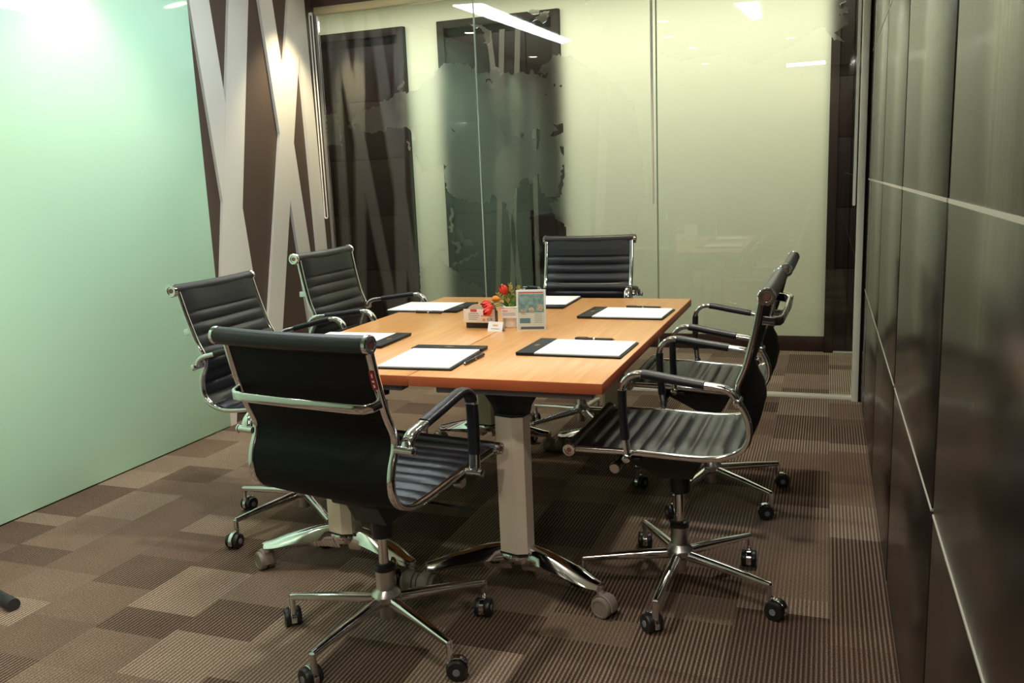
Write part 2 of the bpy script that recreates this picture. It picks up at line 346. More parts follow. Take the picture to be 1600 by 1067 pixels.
# glass partition
gx = [XL+.02, -1.934, -.886, XR-.048]
struct('trim_20', MB().bx(XL, XR, YG-.03, YG+.03, 2.315, CZ), header)
struct('trim_21', MB().bx(XL+.01, XR-.03, YG-.022, YG+.022, 2.272, 2.315, .003), pm('pale_rail', rgb(232, 220, 178), .35, .2))
postm = pm('pale_post', rgb(240, 236, 220), .35, .15)
struct('trim_22', MB().bx(XL+.01, XR-.03, YG-.018, YG+.018, 0, .022, .003), postm)
struct('trim_23', MB().bx(XR-.048, XR-.014, YG-.05, YG+.02, 0, 2.315, .004), postm)
struct('trim_24', MB().bx(XR-.014, XR, YG-.05, YG+.03, 0, 2.315), groove)
struct('trim_25', MB().bx(XL+.005, XL+.02, YG-.012, YG+.012, 0, 2.28), alu)
FILM = [[(-2.812, 1.605), (-2.789, 1.625), (-2.761, 1.659), (-2.721, 1.682), (-2.686, 1.698), (-2.662, 1.685), (-2.636, 1.705), (-2.594, 1.706), (-2.567, 1.736), (-2.501, 1.749), (-2.458, 1.777), (-2.425, 1.786), (-2.395, 1.768), (-2.362, 1.782), (-2.33, 1.779), (-2.28, 1.817), (-2.247, 1.835), (-2.199, 1.848), (-2.201, 1.886), (-2.165, 1.9), (-2.141, 1.922), (-2.14, 1.925), (-2.072, 1.913), (-1.988, 1.909), (-1.967, 1.881), (-1.936, 1.885), (-1.929, 1.854), (-1.916, 1.85), (-1.878, 1.854), (-1.853, 1.838), (-1.851, 1.872), (-1.824, 1.889), (-1.796, 1.86), (-1.79, 1.82), (-1.764, 1.841), (-1.738, 1.844), (-1.728, 1.829), (-1.68, 1.831), (-1.672, 1.839), (-1.647, 1.837), (-1.612, 1.82), (-1.607, 1.839), (-1.596, 1.851), (-1.585, 1.821), (-1.565, 1.817), (-1.544, 1.801), (-1.526, 1.816), (-1.558, 1.825), (-1.55, 1.844), (-1.506, 1.873), (-1.484, 1.888), (-1.469, 1.916), (-1.445, 1.907), (-1.431, 1.917), (-1.407, 1.901), (-1.379, 1.898), (-1.331, 1.869), (-1.27, 1.832), (-1.12, 1.735), (-1.014, 1.625), (-0.982, 1.383), (-0.949, 1.137), (-1.025, 0.926), (-1.176, 0.782), (-1.31, 0.709), (-1.366, 0.784), (-1.408, 0.944), (-1.442, 0.978), (-1.468, 0.987), (-1.501, 1.046), (-1.526, 1.092), (-1.473, 1.1), (-1.45, 1.135), (-1.436, 1.183), (-1.421, 1.24), (-1.415, 1.309), (-1.428, 1.309), (-1.442, 1.249), (-1.462, 1.16), (-1.485, 1.125), (-1.533, 1.129), (-1.567, 1.155), (-1.578, 1.222), (-1.577, 1.263), (-1.599, 1.255), (-1.617, 1.248), (-1.618, 1.215), (-1.637, 1.191), (-1.64, 1.232), (-1.67, 1.242), (-1.693, 1.226), (-1.708, 1.189), (-1.729, 1.173), (-1.738, 1.069), (-1.751, 1.027), (-1.773, 1.044), (-1.793, 1.104), (-1.815, 1.117), (-1.838, 1.126), (-1.855, 1.152), (-1.875, 1.157), (-1.884, 1.115), (-1.968, 1.101), (-2.041, 1.129), (-2.088, 1.134), (-2.129, 1.15), (-2.161, 1.184), (-2.172, 1.236), (-2.172, 1.312), (-2.157, 1.329), (-2.187, 1.347), (-2.2, 1.322), (-2.256, 1.35), (-2.264, 1.299), (-2.316, 1.31), (-2.341, 1.363), (-2.37, 1.43), (-2.37, 1.48), (-2.34, 1.513), (-2.378, 1.537), (-2.408, 1.577), (-2.457, 1.566), (-2.506, 1.576), (-2.542, 1.585), (-2.557, 1.547), (-2.589, 1.563), (-2.64, 1.551), (-2.689, 1.561), (-2.721, 1.578), (-2.752, 1.612), (-2.793, 1.584)], [(-2.96, 1.679), (-2.924, 1.691), (-2.891, 1.678), (-2.878, 1.63), (-2.867, 1.557), (-2.865, 1.484), (-2.908, 1.493), (-2.942, 1.499), (-2.964, 1.492)], [(-2.457, 1.798), (-2.439, 1.821), (-2.413, 1.847), (-2.402, 1.833), (-2.415, 1.813), (-2.441, 1.787)], [(-2.409, 1.496), (-2.394, 1.481), (-2.394, 1.431), (-2.405, 1.442)], [(-1.968, 2.133), (-1.942, 2.109), (-1.901, 2.099), (-1.874, 2.072), (-1.87, 2.022), (-1.885, 2.016), (-1.846, 2.009), (-1.827, 2.03), (-1.837, 2.05), (-1.84, 2.068), (-1.873, 2.102), (-1.913, 2.117)], [(-1.613, 2.159), (-1.592, 2.165), (-1.54, 2.16), (-1.544, 2.143), (-1.58, 2.14)], [(-1.561, 2.126), (-1.534, 2.148), (-1.481, 2.151), (-1.488, 2.125), (-1.502, 2.097), (-1.523, 2.087), (-1.542, 2.104), (-1.585, 2.104)], [(-1.309, 2.183), (-1.275, 2.163), (-1.25, 2.148), (-1.238, 2.118), (-1.242, 2.089), (-1.224, 2.052), (-1.196, 2.038), (-1.14, 1.98), (-1.063, 1.932), (-0.94, 1.905), (-0.768, 1.824), (-0.567, 1.84), (-0.371, 1.775), (-0.182, 1.854), (-0.052, 1.936), (-0.013, 1.894), (-0.005, 1.878), (0.056, 1.847), (0.063, 1.852), (0.032, 1.878), (0.013, 1.895), (0.032, 1.905), (0.061, 1.925), (0.078, 1.946), (0.06, 1.971), (0.031, 1.975), (0.033, 1.985), (0.074, 1.985), (0.081, 2.011), (0.058, 2.018), (0.036, 2.011), (0.032, 2.023), (0.065, 2.04), (0.068, 2.076), (-0.311, 2.117), (-0.971, 2.187)], [(-2.148, 1.084), (-2.131, 1.08), (-2.127, 1.028), (-2.142, 1.019), (-2.135, 0.967), (-2.142, 0.932), (-2.161, 0.942), (-2.149, 0.985), (-2.159, 1.011), (-2.148, 1.037)], [(-2.098, 0.949), (-2.08, 0.936), (-2.072, 0.905), (-2.016, 0.887), (-2.009, 0.852), (-2.066, 0.848), (-2.088, 0.871)], [(-2.145, 0.884), (-2.102, 0.879), (-2.09, 0.844), (-2.096, 0.809), (-2.121, 0.801), (-2.129, 0.819), (-2.114, 0.845), (-2.146, 0.867)], [(-2.143, 0.744), (-2.06, 0.778), (-1.983, 0.813), (-1.978, 0.804), (-2.061, 0.761), (-2.144, 0.732)], [(-2.374, 0.732), (-2.335, 0.714), (-2.27, 0.811), (-2.21, 0.846), (-2.196, 0.837), (-2.243, 0.784), (-2.206, 0.74), (-2.155, 0.708), (-2.131, 0.699), (-2.114, 0.673), (-2.077, 0.642), (-2.012, 0.62), (-1.956, 0.589), (-1.962, 0.476), (-2.381, 0.472)]]
HOLES = [[(-1.616, 1.507), (-1.59, 1.523), (-1.562, 1.511), (-1.564, 1.464), (-1.574, 1.404), (-1.595, 1.393), (-1.602, 1.404), (-1.586, 1.41), (-1.582, 1.462), (-1.606, 1.46)], [(-1.686, 1.504), (-1.657, 1.489), (-1.673, 1.469)], [(-1.485, 1.538), (-1.459, 1.53), (-1.439, 1.536), (-1.42, 1.539), (-1.422, 1.488), (-1.47, 1.469), (-1.502, 1.471), (-1.479, 1.498), (-1.453, 1.503), (-1.468, 1.522)], [(-1.446, 1.414), (-1.417, 1.406), (-1.418, 1.354), (-1.437, 1.373)], [(-1.549, 1.815), (-1.526, 1.812), (-1.5, 1.827), (-1.512, 1.789), (-1.534, 1.794)], [(-1.471, 1.758), (-1.46, 1.76), (-1.462, 1.741), (-1.471, 1.742)], [(-1.44, 1.744), (-1.422, 1.75), (-1.423, 1.735)], [(-1.885, 1.787), (-1.879, 1.813), (-1.854, 1.816), (-1.842, 1.792), (-1.815, 1.779), (-1.837, 1.777), (-1.856, 1.808), (-1.871, 1.806)], [(-2.119, 1.557), (-2.087, 1.526), (-2.101, 1.531)], [(-1.519, 1.711), (-1.512, 1.7), (-1.523, 1.701)]]
def ragged(q):
    rn = random.Random(len(q)); out = []
    for (x0, z0), (x1, z1) in zip(q, q[1:]+q[:1]):
        L = math.hypot(x1-x0, z1-z0); n = max(1, min(40, int(L/.010)))
        for j in range(n):
            k = 0 if j == 0 else rn.uniform(-.008, .008)*rn.random()*1.6; out.append((x0+(x1-x0)*j/n-(z1-z0)/L*k, z0+(z1-z0)*j/n+(x1-x0)/L*k))
    return out
for i, (a, b) in enumerate(zip(gx, gx[1:])):
    from mathutils.geometry import tessellate_polygon
    p = struct('window_%d' % (i+1), MB().bx(a+.003, b-.003, YG-.005, YG+.005, .018, 2.276), glassm)
    m = MB(); bm = m.bm
    for q in FILM:
        loops = [ragged(q)]+([h[::-1] for h in HOLES] if q is FILM[0] else [])
        vs_ = [bm.verts.new((x, YG+.0075, z)) for lp in loops for x, z in lp]
        for tri in tessellate_polygon([[Vector((x, z, 0)) for x, z in lp] for lp in loops]): bm.faces.new([vs_[j] for j in tri])
    bmesh.ops.recalc_face_normals(bm, faces=bm.faces[:])
    for co, no in (((a+.004, 0, 0), (-1, 0, 0)), ((b-.004, 0, 0), (1, 0, 0))):
        bmesh.ops.bisect_plane(bm, geom=bm.verts[:]+bm.edges[:]+bm.faces[:], plane_co=co, plane_no=no, clear_outer=True)
    if not bm.faces: bm.free(); continue
    r = bmesh.ops.extrude_face_region(bm, geom=bm.faces[:])
    for v in r['geom']:
        if isinstance(v, bmesh.types.BMVert): v.co.y += .0015
    tag(m.build('frosted_film', frostm, p), 'frosted world map film on the pane')
for i, x in enumerate(gx[1:3]):
    struct('trim_%d' % (i+26), MB().bx(x-.003, x+.003, YG-.006, YG+.006, .02, 2.276), pm('joint_%d' % i, rgb(178, 196, 186) if i == 0 else rgb(140, 160, 140), .3))
# doors and skirting in the corridor
def door(n, x0, x1, z1, vx, gz=(1.0, 1.435, 1.872)):
    m = MB(); m.bx(x0, x1, YF-.02, YF, 0, z1, mi=1)
    fr = .055
    m.bx(x0, x0+fr, YF-.045, YF-.02, 0, z1, .003, 2).bx(x1-fr, x1, YF-.045, YF-.02, 0, z1, .003, 2).bx(x0+fr, x1-fr, YF-.045, YF-.02, z1-fr, z1, .003, 2)
    xs = [x0+fr]+list(vx)+[x1-fr]; zs = [.012, .57]+list(gz)+[z1-fr-.06]
    for a, b in zip(xs, xs[1:]):
        for c, d in zip(zs, zs[1:]): m.bx(a+.003, b-.003, YF-.032, YF-.02, c+.003, d-.003, .001)
    return struct('door_%d' % n, m, [darkdoor, groove, pm('door_frame_%d' % n, rgb(40, 31, 28), .5, 0, .15)])
door(1, -3.80, -3.01, 2.395, [])
door(2, -2.735, -1.80, 2.40, [-2.05])
door(3, .0, .95, 2.5, [.14], (.97, 1.42, 1.80))
m = MB()
for a, b in ((-6, -3.80), (-3.01, -2.735), (-1.80, 0), (.95, 1.9)): m.bx(a, b, YF-.014, YF, 0, .105, .002)
struct('baseboard_front', m, skirting)
struct('trim_28', MB().bx(.06, .90, YF-.06, YF-.015, 0, .012, .002), alu)  # pale metal strip standing in for the light showing under the door

# ================================================================== fixed things on the walls and the ceiling
tag(MB().bx(XL, XL+.026, YB+.02, 3.655, .006, CZ-.01, .003).build('glass_board', green), 'large mint green back-painted glass board covering the left wall', 'board')
def cord(name_label, x, y, zb, gap, nx=1):
    m = MB(); path = [(x-gap*nx, y, 2.30)]
    path = [(x, y, 2.262), (x, y, zb+gap)]
    arc = [(x+gap*(1-math.cos(t))/1, y, zb+gap-gap*math.sin(t)) for t in [PI*j/8 for j in range(1, 8)]]
    path += arc+[(x+2*gap, y, zb+gap), (x+2*gap, y, 2.262)]
    m.tube(path, circ(.0040, 8))
    m.box((x+gap, y, 2.262), (.02, .014, .016), .002)
    return tag(m.build('blind_cord', cordm), name_label, 'cord')
cord('looped white blind cord hanging beside the crossed white battens', XL+.026, YG-.10, 1.045, .010)
cord('straight white blind cord hanging in front of the middle glass joint', -.912, YG-.016, 1.073, .0032)
cord('white blind cord hanging beside the pale metal post at right', .126, YG-.022, 1.035, .0032)
def downlight(x, y, lab, power=0, col=WARM, ang=80, tilt=0):
    t = empty('downlight', (x, y, CZ), label=lab, cat='ceiling light', group='round ceiling downlights')
    MB().lathe((0, 0, 0), [(.062, 0), (.062, -.006), (.045, -.009), (.043, -.003)]).build('trim_ring', whitep, t)
    MB().lathe((0, 0, 0), [(.042, -.003), (.042, -.006)]).build('lens', lampglow, t)
    if power: spot('downlight_beam', (x, y, CZ-.02), power, col, ang, rot=(0, math.radians(tilt), 0))
DL = 'round recessed ceiling downlight '
downlight(-2.74, 2.93, DL+'washing the green glass board', 10, WARM, 84); downlight(-2.72, 4.42, DL+'washing the crossed white battens', 46, WARM, 84)
downlight(-1.34, 1.74, DL+'above the front chair', 44, SOFT, 130); downlight(-1.34, 4.3, DL+'above the far head chair', 22, WARM, 100)
downlight(-.35, 1.0, DL+'added as fill near the right laminate wall at the front', 27, SOFT, 110); downlight(-.25, 3.2, DL+'added as fill above the far right chair', 38, SOFT, 110)  # both fixtures are added fill for the right side of the room
downlight(-2.74, 1.3, DL+'added to brighten the near end of the green board', 6, SOFT, 120); downlight(-1.3, -.4, DL+'added as fill behind the camera', 32, SOFT, 130)  # added fill lamps: one for the near board, one behind the camera
downlight(-1.25, 2.55, DL+'added to brighten the middle of the green board', 50, SOFT, 80, 46); downlight(-1.25, .95, DL+'added to brighten the near part of the green board', 62, SOFT, 84, 46)  # added tilted lamps that even out the brightness of the board
t = empty('strip_light', (0, 0, -.001), label='long recessed cool white strip light in the ceiling', cat='ceiling light')
MB().prism([(-2.425, 3.97), (-2.235, 3.93), (-2.15, 2.04), (-2.265, 1.94)], lambda x, y: (x, y, CZ), lambda x, y: (x, y, CZ-.008)).build('diffuser', striplow, t)
t = empty('strip_light', (0, 0, -.001), label='shorter recessed cool white strip light above the right side of the table', cat='ceiling light')
MB().prism([(-.66, 2.95), (-.50, 2.92), (-.52, 2.25), (-.60, 2.2)], lambda x, y: (x, y, CZ), lambda x, y: (x, y, CZ-.008)).build('diffuser', striplow, t)
m = MB()  # added grey strips standing in for stripes reflected in the glass
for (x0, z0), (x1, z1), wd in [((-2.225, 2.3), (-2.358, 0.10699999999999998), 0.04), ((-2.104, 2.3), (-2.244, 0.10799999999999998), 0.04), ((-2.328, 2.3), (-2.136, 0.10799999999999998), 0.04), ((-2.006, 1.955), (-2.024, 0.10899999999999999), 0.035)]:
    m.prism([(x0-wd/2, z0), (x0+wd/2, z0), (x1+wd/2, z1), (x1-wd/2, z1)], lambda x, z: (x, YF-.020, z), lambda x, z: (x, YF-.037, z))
struct('trim_40', m, pm('grey_reflection_stripe', rgb(84, 78, 70), .5))

# ================================================================== office chair
# side profile of the sling (y forward, z up), from head roll down to seat front
PROF = crom([(0, y, z) for y, z in [(-.264, .897), (-.243, .800), (-.220, .715), (-.197, .658), (-.200, .622), (-.216, .588), (-.2245, .553), (-.2205, .516), (-.196, .485), (-.150, .4665), (-.09, .463), (0, .468), (.09, .474), (.18, .476), (.262, .478)]], .0055)
HW = .217
def arcs():
    s = [0]
    for a, b in zip(PROF, PROF[1:]): s.append(s[-1]+(b-a).length)
    return s
ARC = arcs()
def normal(i):   # towards the sitter
    a = PROF[max(i-1, 0)]; b = PROF[min(i+1, len(PROF)-1)]; t = (b-a).normalized(); return Vector((0, -t.z, t.y)) if True else t
def sling(rl):
    """ribbed leather sheet: front ribbed, back smooth, closed"""
    m = MB(); bm = m.bm; nx = 12; L = ARC[-1]; F = []; B = []
    for i, p in enumerate(PROF):
        n = normal(i)
        s = ARC[i]; q = s-.085
        if q < 0: rib = .75+.25*min(1, s/.05)
        else: ph = (q/.0445) % 1; rib = abs(math.sin(PI*ph))**.45
        if L-s < .03: rib = .6
        fr, br = [], []
        for k in range(nx+1):
            u = -1+2*k/nx; x = u*(HW-.010)
            edge = 1-abs(u)**8
            sag = -.006*(1-u*u)
            fr.append(bm.verts.new(p+Vector((x, 0, 0))+n*(.002+sag+(.0115*rib)*(.25+.75*edge))))
            br.append(bm.verts.new(p+Vector((x, 0, 0))+n*(sag-.005)))
        F.append(fr); B.append(br)
    for i in range(len(PROF)-1):
        for k in range(nx):
            bm.faces.new((F[i][k], F[i][k+1], F[i+1][k+1], F[i+1][k])); f = bm.faces.new((B[i][k+1], B[i][k], B[i+1][k], B[i+1][k+1])); f.material_index = 1
        bm.faces.new((F[i][0], F[i+1][0], B[i+1][0], B[i][0])); bm.faces.new((F[i+1][nx], F[i][nx], B[i][nx], B[i+1][nx]))
    for k in range(nx):
        bm.faces.new((F[0][k+1], F[0][k], B[0][k], B[0][k+1])); bm.faces.new((F[-1][k], F[-1][k+1], B[-1][k+1], B[-1][k]))
    return m
FULL = {}
UP = []   # children of the upper assembly by name (moved by seat height and recline)
def make_chair():
    root = empty('office_chair', (0, 0, 0))
    sling(0).build('ribbed_seat_and_back', [leather, leather_back], root, sharp=60)
    for nm, p, r in (('head_roll', PROF[0], .0215), ('seat_front_roll', PROF[-1], .0175)):
        m = MB(); n_ = 14; pts = []
        sh = -normal(0)*.0125 if nm == 'head_roll' else Vector((0, 0, 0))
        for k in range(n_+1):
            u = -1+2*k/n_; pts.append((u*(HW+.010), p.y+sh.y, p.z+sh.z+(-.004*(1-u*u) if nm == 'head_roll' else 0)))
        m.tube(pts, circ(r, 20)); m.build(nm, leather, root)
    for s in (-1, 1):
        f = MB(); f.tube([Vector((s*HW, q.y, q.z)) for q in PROF[2:-1]], rrect(.016, .0185, .005), upv=(1, 0, 0))
        sf = f.build('side_frame', chrome, root)
        for p, r in ((PROF[0]-normal(0)*.0125, .0225), (PROF[-1], .0185)):
            x = s*(HW+.010)
            c = MB(); c.lathe((x, p.y, p.z), [(r*.9, -.004*s), (r, -.002*s), (r, .007*s), (r*.9, .0095*s), (r*.62, .0095*s), (r*.56, .006*s), (r*.2, .006*s)], 24, 0, 'x')
            c.lathe((x, p.y, p.z), [(r*.36, .0055*s), (r*.36, .0085*s), (r*.2, .0085*s)], 16, 1, 'x')
            c.build('end_cap', [chrome, screw], sf)
        # armrest loop
        xa = s*(HW+.034)
        path = crom([(xa, -.199, .630), (xa, -.190, .650), (xa, -.166, .664), (xa, -.120, .672), (xa, -.04, .686), (xa, .030, .699), (xa, .064, .699), (xa, .090, .680), (xa, .098, .645), (xa, .097, .560), (xa, .093, .500), (xa, .090, .477)], .008)
        n_ = len(path)
        a = MB(); a.tube(path, rrect(.026, .014, .006), upv=(1, 0, 0)) if False else a.tube(path, rrect(.017, .030, .007), upv=(1, 0, 0))
        arm = a.build('armrest', chrome, root)
        y1 = [i for i, q in enumerate(path) if q.y > -.125 and q.z > .65][0]
        y2 = [i for i, q in enumerate(path) if q.y > .030][0]-3
        FULL[s] = path[y1:[i for i, q in enumerate(path) if q.y > .08 and q.z < .66][0]]
        pd = MB(); pd.tube(path[y1:y2+4], rrect(.022, .034, .010), upv=(1, 0, 0)); pd.build('arm_pad', leather, arm)
        y3 = [i for i, q in enumerate(path) if q.y > .08 and q.z < .660][0]
        y4 = [i for i, q in enumerate(path) if q.y > .08 and q.z < .515][0]
        pd = MB(); pd.tube(path[y3:y4], rrect(.021, .033, .009), upv=(1, 0, 0)); pd.build('arm_sleeve', leather, arm)
        for (y, z) in ((-.203, .630), (.091, .472)):
            pv = MB(); pv.cyl((s*(HW+.006), y, z), (s*(HW+.052), y, z), .0095); pv.lathe((s*(HW+.052), y, z), [(.0095, 0), (.0115, .001*s), (.0115, .005*s), (.008, .007*s)], 18, 0, 'x')
            pv.build('pivot', chrome, arm)
    # rear handle bar
    h = MB(); b = .040
    y0, z0 = -.233, .750
    pts = [(-HW, y0, z0), (-HW+.006, y0-b*.7, z0-.004), (-HW+.020, y0-b, z0-.006), (-HW+.05, y0-b-.004, z0-.006), (0, y0-b-.006, z0-.006), (HW-.05, y0-b-.004, z0-.006), (HW-.020, y0-b, z0-.006), (HW-.006, y0-b*.7, z0-.004), (HW, y0, z0)]
    h.tube(pts, rrect(.024, .012, .004), upv=(0, 0, 1)) if False else h.tube(pts, rrect(.011, .024, .004), upv=(0, 0, 1))
    h.build('back_handle', chrome, root)
    # underseat
    m = MB()
    for y in (-.075, .085): m.bx(-HW, HW, y-.02, y+.02, .448, .458, .003)
    m.bx(-.075, .075, -.11, .12, .415, .448, .008); m.bx(-.05, .05, -.06, .09, .395, .42, .008)
    m.cyl((0, 0, .290), (0, 0, .350), .028, .030); m.prism([(-.045, .345), (.045, .345), (.19, .418), (.19, .446), (-.10, .446)], lambda y, z: (-.052, y, z), lambda y, z: (.052, y, z))
    m.build('tilt_mechanism', blk, root)
    m = MB(); m.cyl((-.15, .150, .410), (.15, .150, .410), .009); m.build('cross_rod', blk, root)
    for s in (-1, 1):
        m = MB(); m.lathe((s*.150, .150, .410), [(.015, 0), (.016, .004*s), (.016, .022*s), (.013, .026*s)], 20, 0, 'x'); m.build('knob', brushed, root)
    m = MB(); m.tube([(.03, .02, .395), (.10, .05, .385), (.20, .07, .375)], circ(.004, 8)); m.box((.225, .074, .374), (.05, .022, .006), .002)
    m.build('height_lever', blk, root)
    UP.extend(c.name.split('.')[0] for c in root.children)
    m = MB(); m.cyl((0, 0, .19), (0, 0, .30), .0135, n=24, mi=0); m.lathe((0, 0, 0), [(.028, .198), (.028, .210), (.022, .214)], 24, 1)
    m.build('gas_piston', [chrome, blk], root)
    m = MB(); m.lathe((0, 0, 0), [(.0255, .198), (.0255, .145), (.0265, .143), (.040, .128), (.040, .112), (.026, .098), (.0205, .095), (.0205, .058), (.017, .055)], 28)
    m.build('hub', brushed, root)
    for k in range(5):
        m = MB(); m.tube([(.026, 0, .112), (.16, 0, .104), (.290, 0, .094)], lambda i: rrect((.030, .025, .019)[i], (.030, .024, .017)[i], (.011, .009, .007)[i], 4), upv=(0, 0, 1))
        m.lathe((.288, 0, 0), [(.0085, .096), (.0085, .054)], 16)
        leg = m.build('leg', chrome, root)
        c = MB(); a = 0
        cx, r = .018, .0265
        for sy in (-1, 1): c.lathe((0, 0, 0), [(.001, 0)]*1, 3) if False else None
        for sy in (-1, 1):
            # wheel about local y axis
            pr = [(r*.5, .006), (r*.94, .006), (r, .009), (r, .019), (r*.93, .0225), (r*.55, .0235)]
            ring = []
            for rr_, h_ in pr: ring.append([c.bm.verts.new((cx+rr_*math.cos(2*PI*j/26), sy*h_, r+rr_*math.sin(2*PI*j/26))) for j in range(26)])
            for A, B in zip(ring, ring[1:]):
                for j in range(26): c.bm.faces.new((A[j], A[(j+1) % 26], B[(j+1) % 26], B[j]))
            c.bm.faces.new(ring[0]); c.bm.faces.new(ring[-1])
            cap = []
            for rr_, h_ in ((r*.36, .023), (r*.34, .0255)): cap.append([c.bm.verts.new((cx+rr_*math.cos(2*PI*j/18), sy*h_, r+rr_*math.sin(2*PI*j/18))) for j in range(18)])
            for j in range(18):
                f = c.bm.faces.new((cap[0][j], cap[0][(j+1) % 18], cap[1][(j+1) % 18], cap[1][j])); f.material_index = 1
            f = c.bm.faces.new(cap[1]); f.material_index = 1
        # chrome hood over the gap and stem socket
        hood = [(cx+(r+.0025)*math.cos(t), 0, r+(r+.0025)*math.sin(t)) for t in [math.radians(d) for d in range(-20, 201, 20)]]
        c.tube(hood, rrect(.014, .004, .0015, 1), mi=2, upv=(0, 1, 0)) if False else c.tube(hood, rrect(.004, .015, .0015, 1), mi=2, upv=(0, 1, 0))
        c.cyl((0, 0, .040), (0, 0, .060), .0085, mi=2)
        co = c.build('caster', [blk, capgrey, chrome], leg); co.location = (.288, 0, 0)
    return root
proto = make_chair()
proto_legs = [c for c in proto.children if c.name.startswith('leg')]
CH = [  # hub x, y, seat yaw, lift, recline, base angle, handle shift, label
 (-1.116, 1.947, -.146, .004, .032, 3.253, 0, 'black ribbed office chair in front, seen from behind, with red sticker on its frame'),
 (-.391, 2.441, 1.552, .017, -.034, 3.386, 1, 'black ribbed office chair nearest the camera on the right side of the table'),
 (-.395, 3.230, 1.555, .005, -.002, math.radians(-109), 0, 'black ribbed office chair on the right, farther one near the glass partition'),
 (-1.107, 3.958, 3.182, .022, -.033, math.radians(-128), 0, 'black ribbed office chair at the far head of the table, facing the camera'),
 (-1.814, 3.276, -1.55, .040, -.049, math.radians(79), 0, 'black ribbed office chair at the back left, in front of the crossed battens'),
 (-1.821, 2.622, -1.534, .027, .067, math.radians(-40), 0, 'black ribbed office chair on the left, turned from the green glass board'),
]
copies = [proto]+[copy_tree(proto) for _ in CH[1:]]
for ci, (o, (x, y, a, dz, pt, ba, hs, lab)) in enumerate(zip(copies, CH)):
    o.location = (x, y, 0); o.rotation_euler = (0, 0, a)
    tag(o, lab, 'chair', 'office chairs around the meeting table')
    k = 0
    for c in o.children:
        nm = c.name.split('.')[0]
        if nm == 'leg':
            c.rotation_euler = (0, 0, ba-a+k*2*PI/5); k += 1
            for g_ in c.children: g_.rotation_euler = (0, 0, random.uniform(-2.6, 2.6))
        elif nm in UP:
            pv = Vector((0, 0, .42)); R = Matrix.Rotation(pt, 3, 'X')
            c.rotation_euler = (pt, 0, 0); c.location = pv-R @ pv+Vector((0, 0, dz))
            if nm == 'back_handle' and hs: c.location += R @ Vector((0, -.030, .084))
for c in copies[0].children:      # the front chair's arm leather wraps right round the bend
    if c.name.startswith('armrest'):
        s = 1 if sum(v.co.x for v in c.data.vertices) > 0 else -1
        for g_ in list(c.children):
            if g_.name.startswith('arm_pad'):
                pd = MB(); pd.tube(FULL[s], rrect(.022, .034, .010), upv=(1, 0, 0)); tmp = pd.build('arm_pad_wrap', leather); g_.data = tmp.data; bpy.data.objects.remove(tmp)
# red inventory sticker on the front chair's right side frame
fr_ = [c for c in copies[0].children if c.name.startswith('side_frame') and sum(v.co.x for v in c.data.vertices) > 0][0]
i0 = 14; p0, p1 = PROF[12], PROF[20]
n0 = -normal(16); mid = (p0+p1)/2+Vector((HW, 0, 0))+n0*.0105; t0 = (p1-p0).normalized()
sm = MB()
for dx, hh, mi, off in ((.0135, .052, 0, 0), (.007, .010, 1, .0004), (.006, .004, 1, .0004)):
    pass
def sticker(cx, cl, wx, ln, off, mi):
    c0 = mid+n0*off+t0*cl+Vector((cx, 0, 0)); X = Vector((1, 0, 0))
    vs_ = [sm.bm.verts.new(c0+X*sx*wx/2+t0*sy*ln/2+n0*h) for h in (0, .0005) for sx, sy in ((-1, -1), (1, -1), (1, 1), (-1, 1))]
    for q in ((0, 1, 2, 3), (4, 5, 6, 7), (0, 1, 5, 4), (1, 2, 6, 5), (2, 3, 7, 6), (3, 0, 4, 7)):
        f = sm.bm.faces.new([vs_[j] for j in q]); f.material_index = mi
sticker(0, 0, .0145, .046, 0, 0); sticker(0, -.012, .003, .010, .0005, 1); sticker(0, .002, .006, .004, .0005, 1); sticker(.0, .014, .004, .007, .0005, 1)
tag(sm.build('sticker', [stickerm, pinkcard], fr_), 'red inventory sticker')

